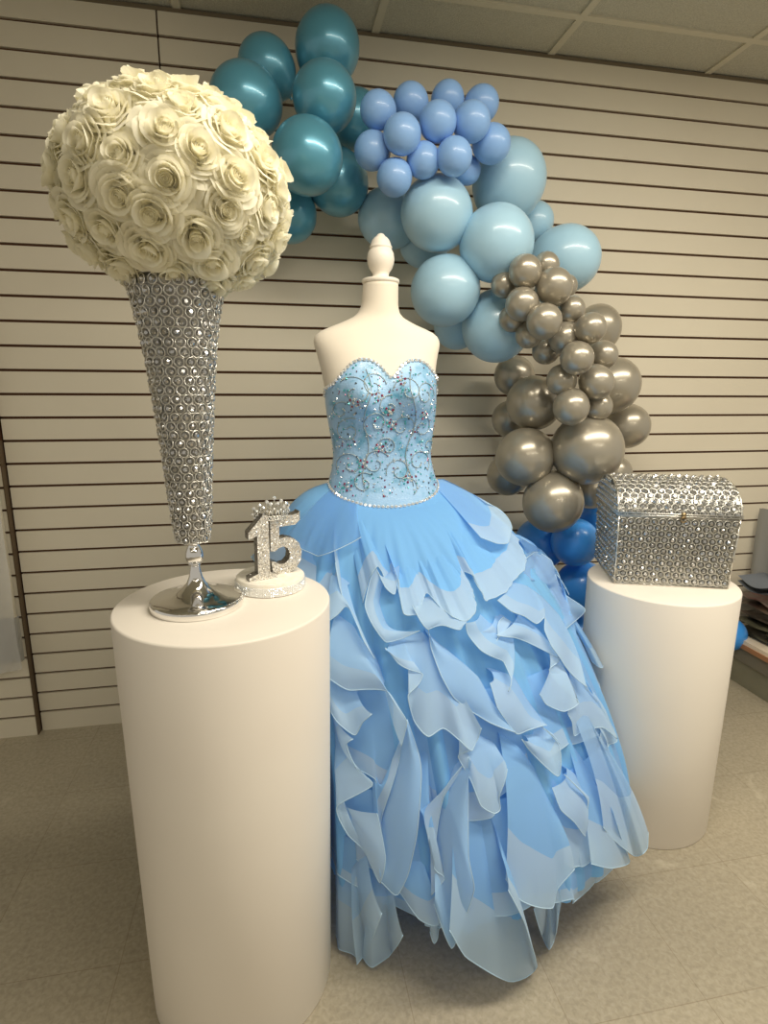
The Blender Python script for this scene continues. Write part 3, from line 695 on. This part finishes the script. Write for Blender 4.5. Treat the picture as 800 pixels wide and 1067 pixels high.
while z < .562:
    r = slerp_(VT, z); sz = .0078+.0012*(z/.56); nn_ = max(8, int(2*PI*r/(sz*2.0)))
    for k in range(nn_):
        a = 2*PI*(k+.5*odd)/nn_; d = Vector((math.cos(a), math.sin(a), 0)); c = d*(r+.0015)+Vector((0, 0, z))
        nn = d+Vector((rv.uniform(-.25, .25), rv.uniform(-.25, .25), rv.uniform(-.3, .2)))
        torus(bm, c, nn, sz*.93, .00115, 10, 4)
        gem(bm2, c-d*.001, (nn+Vector([rv.uniform(-.5, .5) for _ in range(3)])).normalized(), sz*.6, sz*.45, 6)
    z += sz*1.72; odd ^= 1
obj('ring_lattice', bm, M_SILVER, vase)
o = obj('crystal_beads', bm2, M_CRYST, vase, smooth=False); o['kind'] = 'stuff'
for zz_, rr3 in ((.565, .077), (.124, .0265)):
    bm = bmesh.new(); torus(bm, (0, 0, zz_), (0, 0, 1), rr3, .0018, 60, 6); obj('rim_wire', bm, M_SILVER, vase)

# rose ball: foam core and about a hundred roses
RB = Vector((-.138, 1.045, 1.542))
rb = thing('rose_ball', 'big ball of cream white artificial roses on top of the silver vase', 'flower ball', tuple(RB))
bm = bmesh.new(); bmesh.ops.create_icosphere(bm, subdivisions=4, radius=1, matrix=Matrix.Diagonal((.146, .146, .119, 1))); obj('foam_core', bm, mat('cream_core', hexc(226, 222, 190), .9), rb)
def rose_mesh(seed):
    r_ = random.Random(seed); bm = bmesh.new()
    # spiral bud
    pts = []
    for k in range(30):
        t = k/29; a = t*3.4*2*PI; rr = .0015+.0085*t; pts.append((rr*math.cos(a), rr*math.sin(a), rr))
    rows = [[(x*.75, y*.75, .006) for x, y, q in pts], [(x, y, .030-.0015*math.sin(i*.8)-.15*q) for i, (x, y, q) in enumerate(pts)]]
    cen = [bm.verts.new((.0085*math.cos(i*.7), .0085*math.sin(i*.7), .024)) for i in range(9)]; bm.faces.new(cen)
    grid(bm, rows)
    rings = [(3, .0105, .0300, 0, 1.3), (3, .0150, .0300, 0, 1.3), (4, .0200, .0285, 0, 1.25), (5, .0262, .0262, 0, 1.2), (5, .0325, .0225, 0, 1.2), (6, .0390, .0170, 0, 1.15), (6, .0420, .0100, 0, 1.1)]
    for ri, (npet, rad, hgt, lean, wid) in enumerate(rings):
        a0 = r_.uniform(0, 6)
        for q in range(npet):
            ac = a0+2*PI*q/npet+r_.uniform(-.12, .12); hw = wid*PI/npet*1.12; P = []
            hj = hgt*r_.uniform(.9, 1.1); rj = rad*r_.uniform(.93, 1.07); tw = r_.uniform(-.12, .12)
            for i in range(6):
                v = i/5; row = []
                for j in range(8):
                    u = -1+2*j/7; edge = 1-.22*abs(u)**3*v
                    rr = (.004+(rj-.004)*(v**.55)*edge)+.0035*max(0, v-.7)/.3*(1 if ri > 0 else .2)+.0016*u*(1 if q % 2 else -1)
                    zz = hj*(v**1.15)*edge - (.0055*((v-.72)/.28)**2 if v > .72 and ri > 1 else 0)+.0012*math.sin(u*5+q)*v
                    a = ac+hw*u*(.55+.45*v)+tw*v
                    row.append((rr*math.cos(a), rr*math.sin(a), zz))
                P.append(row)
            grid(bm, P)
    me = bpy.data.meshes.new('rose'); bm.to_mesh(me); bm.free(); me.materials.append(M_PETAL); me.polygons.foreach_set('use_smooth', [True]*len(me.polygons)); return me
RM = [rose_mesh(s_) for s_ in range(4)]
rr_ = random.Random(21); NRO = 98
for k in range(NRO):
    zc = 1-2*(k+.5)/NRO; a = k*2.39996+rr_.uniform(-.09, .09); s_ = math.sqrt(1-zc*zc)
    d = Vector((s_*math.cos(a), s_*math.sin(a), zc)); p = Vector((d.x*.149, d.y*.149, d.z*.122))
    if d.z < -.93: continue
    nn = Vector((d.x/.152, d.y/.152, d.z/.128)).normalized()
    nn = (nn+Vector([rr_.uniform(-.16, .16) for _ in range(3)])).normalized()
    o = bpy.data.objects.new('rose', RM[k % 4]); C.objects.link(o); o.parent = rb; o.location = p
    o.rotation_euler = (Vector((0, 0, 1)).rotation_difference(nn).to_matrix() @ Matrix.Rotation(rr_.uniform(0, 6), 3, 'Z')).to_euler()
    f = rr_.uniform(1.0, 1.2); o.scale = (f, f, f*1.05)

# "15" topper on a foam disc with a rhinestone ribbon and a tiara
TX, TY, TZ = -.016, 1.120, .852
top = thing('number_topper', 'glittery silver number fifteen topper with tiara on a white disc beside the vase foot', 'table decoration', (TX, TY, TZ), math.radians(19))
bm = bmesh.new(); lathe(bm, [(.01, 0), (.066, 0), (.0675, .001), (.0675, .024), (.065, .0265), (.01, .0265)], 0, 0, 64); obj('foam_disc', bm, M_STYRO, top)
bm = bmesh.new(); lathe(bm, [(.0678, .001), (.069, .0015), (.069, .0185), (.0678, .019)], 0, 0, 72)
for r_i in range(5):
    for k in range(110):
        a = 2*PI*k/110; d = Vector((math.cos(a), math.sin(a), 0)); gem(bm, d*.0689+Vector((0, 0, .003+.0035*r_i)), d, .0018, .0011, 4)
obj('rhinestone_ribbon', bm, M_RHINE, top, smooth=False)
def slab(bm, outline, y0, y1):
    a = [bm.verts.new((x, y0, z)) for x, z in outline]; b_ = [bm.verts.new((x, y1, z)) for x, z in outline]; n_ = len(outline)
    bm.faces.new(a); bm.faces.new(b_[::-1])
    for i in range(n_): bm.faces.new((a[i], b_[i], b_[(i+1) % n_], a[(i+1) % n_]))
def finish_slab(bm):
    bm.normal_update()
    for f in bm.faces: f.material_index = 0 if abs(f.normal.y) > .5 else 1
    bmesh.ops.triangulate(bm, faces=bm.faces[:]); bmesh.ops.recalc_face_normals(bm, faces=bm.faces[:])
Z0 = .0262
one = [(-.052, 0), (.004, 0), (.004, .008), (-.010, .014), (-.010, .128), (-.020, .130), (-.030, .118), (-.050, .098), (-.050, .084), (-.033, .090), (-.034, .014), (-.052, .008)]
bm = bmesh.new(); slab(bm, [(x, z+Z0) for x, z in one], -.030, -.008); finish_slab(bm); obj('digit_one', bm, [M_GLIT, M_GLITD], top, smooth=False)
five = [(-.010, .004), (.006, -.001), (.024, .000), (.040, .009), (.050, .024), (.052, .042), (.047, .060), (.036, .071), (.020, .076), (.006, .073), (.006, .098), (.040, .099), (.050, .108), (.050, .126), (.046, .122), (.036, .120), (-.012, .120), (-.013, .050), (-.004, .049), (.004, .055), (.014, .057), (.023, .052), (.027, .041), (.025, .030), (.017, .022), (.006, .021), (-.004, .027), (-.012, .030)]
bm = bmesh.new(); slab(bm, [(x+.0115, z+Z0) for x, z in five], -.012, .012); finish_slab(bm); obj('digit_five', bm, [M_GLIT, M_GLITD], top, smooth=False)
bm = bmesh.new(); bmg = bmesh.new(); TZt = Z0+.120
def tp(a, h, lean=0): return Vector((.004+(.033+lean)*math.sin(a), -.012-(.024+lean)*math.cos(a)+.012, TZt+h))
for h in (-.004, .003): tube(bm, [tp(a*.1, h) for a in range(-15, 16)], .0011, 5)
for k in range(-7, 8):
    a = k*.2; hh = .036-.0034*abs(k)+(.004 if k % 2 == 0 else -.004)
    tube(bm, [tp(a-.10, .003), tp(a-.07, hh*.55, .003), tp(a, hh, .004), tp(a+.07, hh*.55, .003), tp(a+.10, .003)], .0013, 4)
    gem(bmg, tp(a, hh, .004), (math.sin(a), -math.cos(a), 0), .0042, .003, 6); gem(bmg, tp(a, hh*.45, .002), (math.sin(a), -math.cos(a), 0), .0028, .0018, 6)
    gem(bmg, tp(a, 0, .001), (math.sin(a), -math.cos(a), 0), .0026, .0016, 6)
ti = obj('tiara', bm, M_SILVER, top); g_ = obj('tiara_stones', bmg, M_RHINE, None, smooth=False); g_.parent = ti

# crystal treasure chest
ch = thing('crystal_chest', 'silver treasure chest of crystal rings with domed lid on the shorter pedestal', 'chest', (.916, 1.359, .718), math.atan2(-.096, .277))
CW, CD, CHH, FL = .293, .243, .195, .012
def chp(u, v, h):  # u along the front 0..1, v depth 0..1, h height; flares upwards
    k = h/CHH; e_ = FL*k; return Vector((-e_*.5+u*(CW+e_), -e_*.5+v*(CD+e_), h))
bm = bmesh.new(); grid(bm, [[chp(.01, .01, h), chp(.99, .01, h), chp(.99, .99, h), chp(.01, .99, h)] for h in (.004, CHH-.001)], True)
f = bm.faces.new([bm.verts.new(chp(*q)) for q in ((.01, .01, .004), (.99, .01, .004), (.99, .99, .004), (.01, .99, .004))])
M_MIRR = noisy(mat('chest_backing', hexc(170, 172, 170), .25, .85), hexc(150, 152, 150), hexc(186, 186, 180), 12, 3)
obj('body_backing', bm, M_MIRR, ch, smooth=False)
bmr = bmesh.new(); bmc = bmesh.new(); bmf = bmesh.new(); rc = random.Random(9)
def lattice(fn, nu, nv, R, rin=0, bmr=bmr, bmc=bmc):
    """hexagonally packed rings with a crystal in each; fn(u,v)->point, normal"""
    for j in range(nv):
        for i in range(nu - (j % 2)):
            u = (i+.5+.5*(j % 2))/nu; v = (j+.5)/nv; p, nn = fn(u, v)
            torus(bmr, p+nn*.002, nn, R, .0013, 12, 4)
            j_ = Vector([rc.uniform(-.3, .3) for _ in range(3)])
            gem(bmc, p+nn*.0015, (nn+j_).normalized(), R*.66, R*.55, 7)
lattice(lambda u, v: (chp(u, 0, .008+v*(CHH-.014)), Vector((0, -1, .02))), 15, 11, .0098)
lattice(lambda u, v: (chp(0, u, .008+v*(CHH-.014)), Vector((-1, 0, .02))), 12, 11, .0098)
lattice(lambda u, v: (chp(1, u, .008+v*(CHH-.014)), Vector((1, 0, .02))), 12, 11, .0098)
lattice(lambda u, v: (chp(u, 1, .008+v*(CHH-.014)), Vector((0, 1, .02))), 15, 11, .0098)
bd = obj('body_rings', bmr, M_SILVER, ch); o = obj('body_crystals', bmc, M_CRYST, None, smooth=False); o.parent = bd; o['kind'] = 'stuff'
for q in ((0, 0), (1, 0), (1, 1), (0, 1)):
    tube(bmf, [chp(*q, 0.001), chp(*q, CHH)], .0022, 6)
for h in (.002, CHH-.002): tube(bmf, [chp(0, 0, h), chp(1, 0, h), chp(1, 1, h), chp(0, 1, h)], .0022, 6, True)
obj('body_frame', bmf, M_SILVER, ch)
lid = obj('lid_backing', (lambda b_: (grid(b_, [[(-.008+x*(CW+.016), (CD+.014)/2-.001+math.cos(PI-PI*i/24)*(CD/2+.008), CHH+.004+math.sin(PI*i/24)*.084) for i in range(25)] for x in (0.005, .995)]), [b_.faces.new([b_.verts.new((-.008+x*(CW+.016), (CD+.014)/2-.001+math.cos(PI-PI*i/24)*(CD/2+.008), CHH+.004+math.sin(PI*i/24)*.084)) for i in range(25)]) for x in (.005, .995)], b_)[-1])(bmesh.new()), M_MIRR, ch, smooth=False)
lid.name = 'lid'
def lidp(u, a, e_=0): return Vector((-.008+u*(CW+.016), (CD+.014)/2-.001-math.cos(a)*(CD/2+.008+e_), CHH+.004+math.sin(a)*(.084+e_))), Vector((0, -math.cos(a), math.sin(a))).normalized()
br2 = bmesh.new(); bc2 = bmesh.new()
lattice(lambda u, v: lidp(u, PI*v), 15, 19, .0103, bmr=br2, bmc=bc2)
for x in (0, 1):
    for j in range(5):
        for i in range(13):
            yy = (i+.5)/13*2-1; zz = .008+j*.0165
            if zz/.084 < math.sqrt(max(0, 1-yy*yy))-.08:
                p = Vector((-.008+x*(CW+.016), (CD+.014)/2+yy*(CD/2+.008), CHH+.004+zz)); nn = Vector((1 if x else -1, 0, 0))
                torus(br2, p+nn*.002, nn, .0088, .0013, 10, 4); gem(bc2, p+nn*.002, nn, .006, .005, 7)
lr = obj('lid_rings', br2, M_SILVER, None); lr.parent = lid; lc = obj('lid_crystals', bc2, M_CRYST, None, smooth=False); lc.parent = lid; lc['kind'] = 'stuff'
bmf = bmesh.new()
for x in (0, 1): tube(bmf, [lidp(x, PI*i/24, .002)[0] for i in range(25)], .002, 6)
for h in (CHH+.003, CHH+.009): tube(bmf, [(-.010, -.009, h), (CW+.010, -.009, h), (CW+.010, CD+.009, h), (-.010, CD+.009, h)], .002, 6, True)
lf = obj('lid_frame', bmf, M_SILVER, None); lf.parent = lid
bm = bmesh.new(); torus(bm, (CW*.53, -.014, CHH-.004), (0, -1, 0), .007, .0016, 14, 6); bx(bm, CW*.53-.005, CW*.53+.005, -.014, -.009, CHH-.002, CHH+.014)
obj('clasp', bm, mat('aged_clasp', hexc(150, 130, 96), .35, .9), ch)
for q in ((.04, .05), (.96, .05), (.96, .95), (.04, .95)):
    bm = bmesh.new(); p = chp(*q, 0); lathe(bm, [(.003, .0), (.006, .001), (.006, .004), (.003, .005)], p.x, p.y, 14); obj('foot', bm, M_SILVER, ch)

# ------------------------------------------------------------------ left edge: wrapped panel hanging on the wall
gp = thing('wrapped_board', 'pale board in clear plastic wrap hanging on the slat wall at the left edge', 'wrapped board', (-1.15, 2.03, .30))
M_FILM = mat('clear_film', (.82, .82, .80), .18, alpha=.42, coat=.6)
M_BOARDP = noisy(mat('pale_board', hexc(214, 206, 184), .5), hexc(206, 198, 176), hexc(220, 212, 190), 4, 2)
bm = bmesh.new(); bx(bm, -.35, .263, .0, .012, .172, .755); obj('board', bm, M_BOARDP, gp, smooth=False)
bm = bmesh.new(); bx(bm, -.35, .266, -.004, .018, .010, .172); obj('lower_sleeve', bm, mat('grey_sleeve', hexc(176, 174, 166), .3, alpha=.8), gp, smooth=False)
bm = bmesh.new(); rows = []
for i in range(30):
    v = i/29; rows.append([(-.35+.618*j/24 - .03*max(0, v-.8)/.2*(j/24), -.016+.006*math.sin(j*.9+v*9)+.004*math.sin(j*2.1-v*14), .0+.015*math.sin(j*.28)+-.02+v*.84) for j in range(25)])
grid(bm, rows); obj('plastic_wrap', bm, M_FILM, gp)

# ------------------------------------------------------------------ right edge: low display shelf with packages
SX = 1.94
sh = thing('display_shelf', 'low grey green display shelf base along the right edge of the room', 'shelf', (SX, 1.3, 0))
M_KICK = noisy(mat('grey_green_board', hexc(132, 130, 112), .5), hexc(124, 123, 106), hexc(140, 138, 120), 5, 3)
bm = bmesh.new(); bx(bm, .0, .5, -.6, .78, 0, .105); obj('kick_board', bm, M_KICK, sh, smooth=False)
bm = bmesh.new(); bx(bm, -.006, .5, -.6, .78, .108, .185); obj('deck_front', bm, mat('shelf_front', hexc(120, 116, 104), .5), sh, smooth=False)
bm = bmesh.new(); bx(bm, -.012, .5, -.6, .78, .185, .207); obj('deck', bm, mat('shelf_edge_white', hexc(232, 218, 196), .45), sh, smooth=False)
bm = bmesh.new(); bx(bm, -.016, -.010, -.6, .78, .170, .190); obj('wood_strip', bm, mat('wood_strip', hexc(168, 120, 84), .5), sh, smooth=False)
def packet(x, y, z, w_, d_, h_, rz, label, col, col2):
    bm = bmesh.new(); N_ = 14; rp2 = random.Random(int(x*1000+y*777+z*999)); o0 = rp2.uniform(0, 9)
    def sf(u, v, sgn):
        e_ = (1-abs(u)**5)*(1-abs(v)**5); zz = h_/2+sgn*h_/2*(.62+.38*e_)+.006*math.sin(u*7+o0)*math.cos(v*6+o0)*sgn
        return (u*w_/2*(1-.03*abs(v)), v*d_/2, zz)
    for sgn in (-1, 1): grid(bm, [[sf(-1+2*i/N_, -1+2*j/N_, sgn) for i in range(N_+1)] for j in range(N_+1)])
    bmesh.ops.remove_doubles(bm, verts=bm.verts[:], dist=.0001)
    mt = noisy(mat('packet_'+label.split()[0], col, .3, coat=.5), col, col2, 14, 3, .3, 40)
    o = obj('wrapped_packet', bm, mt); o.location = (x, y, z); o.rotation_euler = (0, 0, rz); tag(o, label, 'packet', 'plastic packets on the shelf'); return o
packet(2.17, 1.90, .209, .40, .28, .07, .1, 'black wrapped packet at the bottom of the shelf pile near the wall', hexc(40, 42, 36), hexc(110, 108, 88))
packet(2.17, 1.57, .209, .42, .26, .09, -.1, 'olive and dark printed packet at the near end of the shelf pile', hexc(70, 70, 52), hexc(140, 134, 110))
packet(2.17, 1.89, .283, .38, .28, .07, .0, 'dark brown packet second from the bottom of the pile near the wall', hexc(52, 44, 40), hexc(120, 104, 90))
packet(2.17, 1.57, .303, .40, .26, .06, .1, 'red edged packet in the middle of the near pile', hexc(160, 36, 44), hexc(60, 52, 50))
packet(2.18, 1.89, .357, .40, .28, .07, -.08, 'rosy pink packet in clear plastic on top of the pile near the wall', hexc(190, 58, 82), hexc(205, 190, 180))
packet(2.18, 1.57, .367, .40, .24, .07, .05, 'pinkish white packet on top of the near pile', hexc(214, 196, 190), hexc(168, 70, 84))
bm = bmesh.new(); rows = []
for i in range(24):
    v = i/23; rows.append([(-.2+.4*j/20, -.15+.3*v, .018+.012*math.sin(j*.7+v*5)*math.sin(v*PI)+.018*(j/20)+.012*math.sin(v*7)) for j in range(21)])
for r_ in rows[::-1]: pass
grid(bm, rows); grid(bm, [[(x, y, z-.022) for x, y, z in r_] for r_ in rows])
o = obj('folded_cloth', bm, mat('slate_cloth', hexc(110, 116, 124), .8)); o.location = (2.14, 1.86, .44); tag(o, 'slate grey folded cloth lying across the top of the shelf packets', 'cloth')
bm = bmesh.new(); rows = []
for i in range(20):
    v = i/19; rows.append([(.015*math.sin(j*.8+1.2*v)*(.4+v), -.17+.34*j/22, -.34*v) for j in range(23)])
grid(bm, rows); grid(bm, [[(x+.012, y, z) for x, y, z in r_] for r_ in rows])
o = obj('hanging_garment_bag', bm, mat('grey_garment_bag', hexc(150, 150, 146), .45)); o.location = (2.065, 1.90, .745); tag(o, 'grey garment bag hanging at the right edge above the slate cloth', 'garment bag')
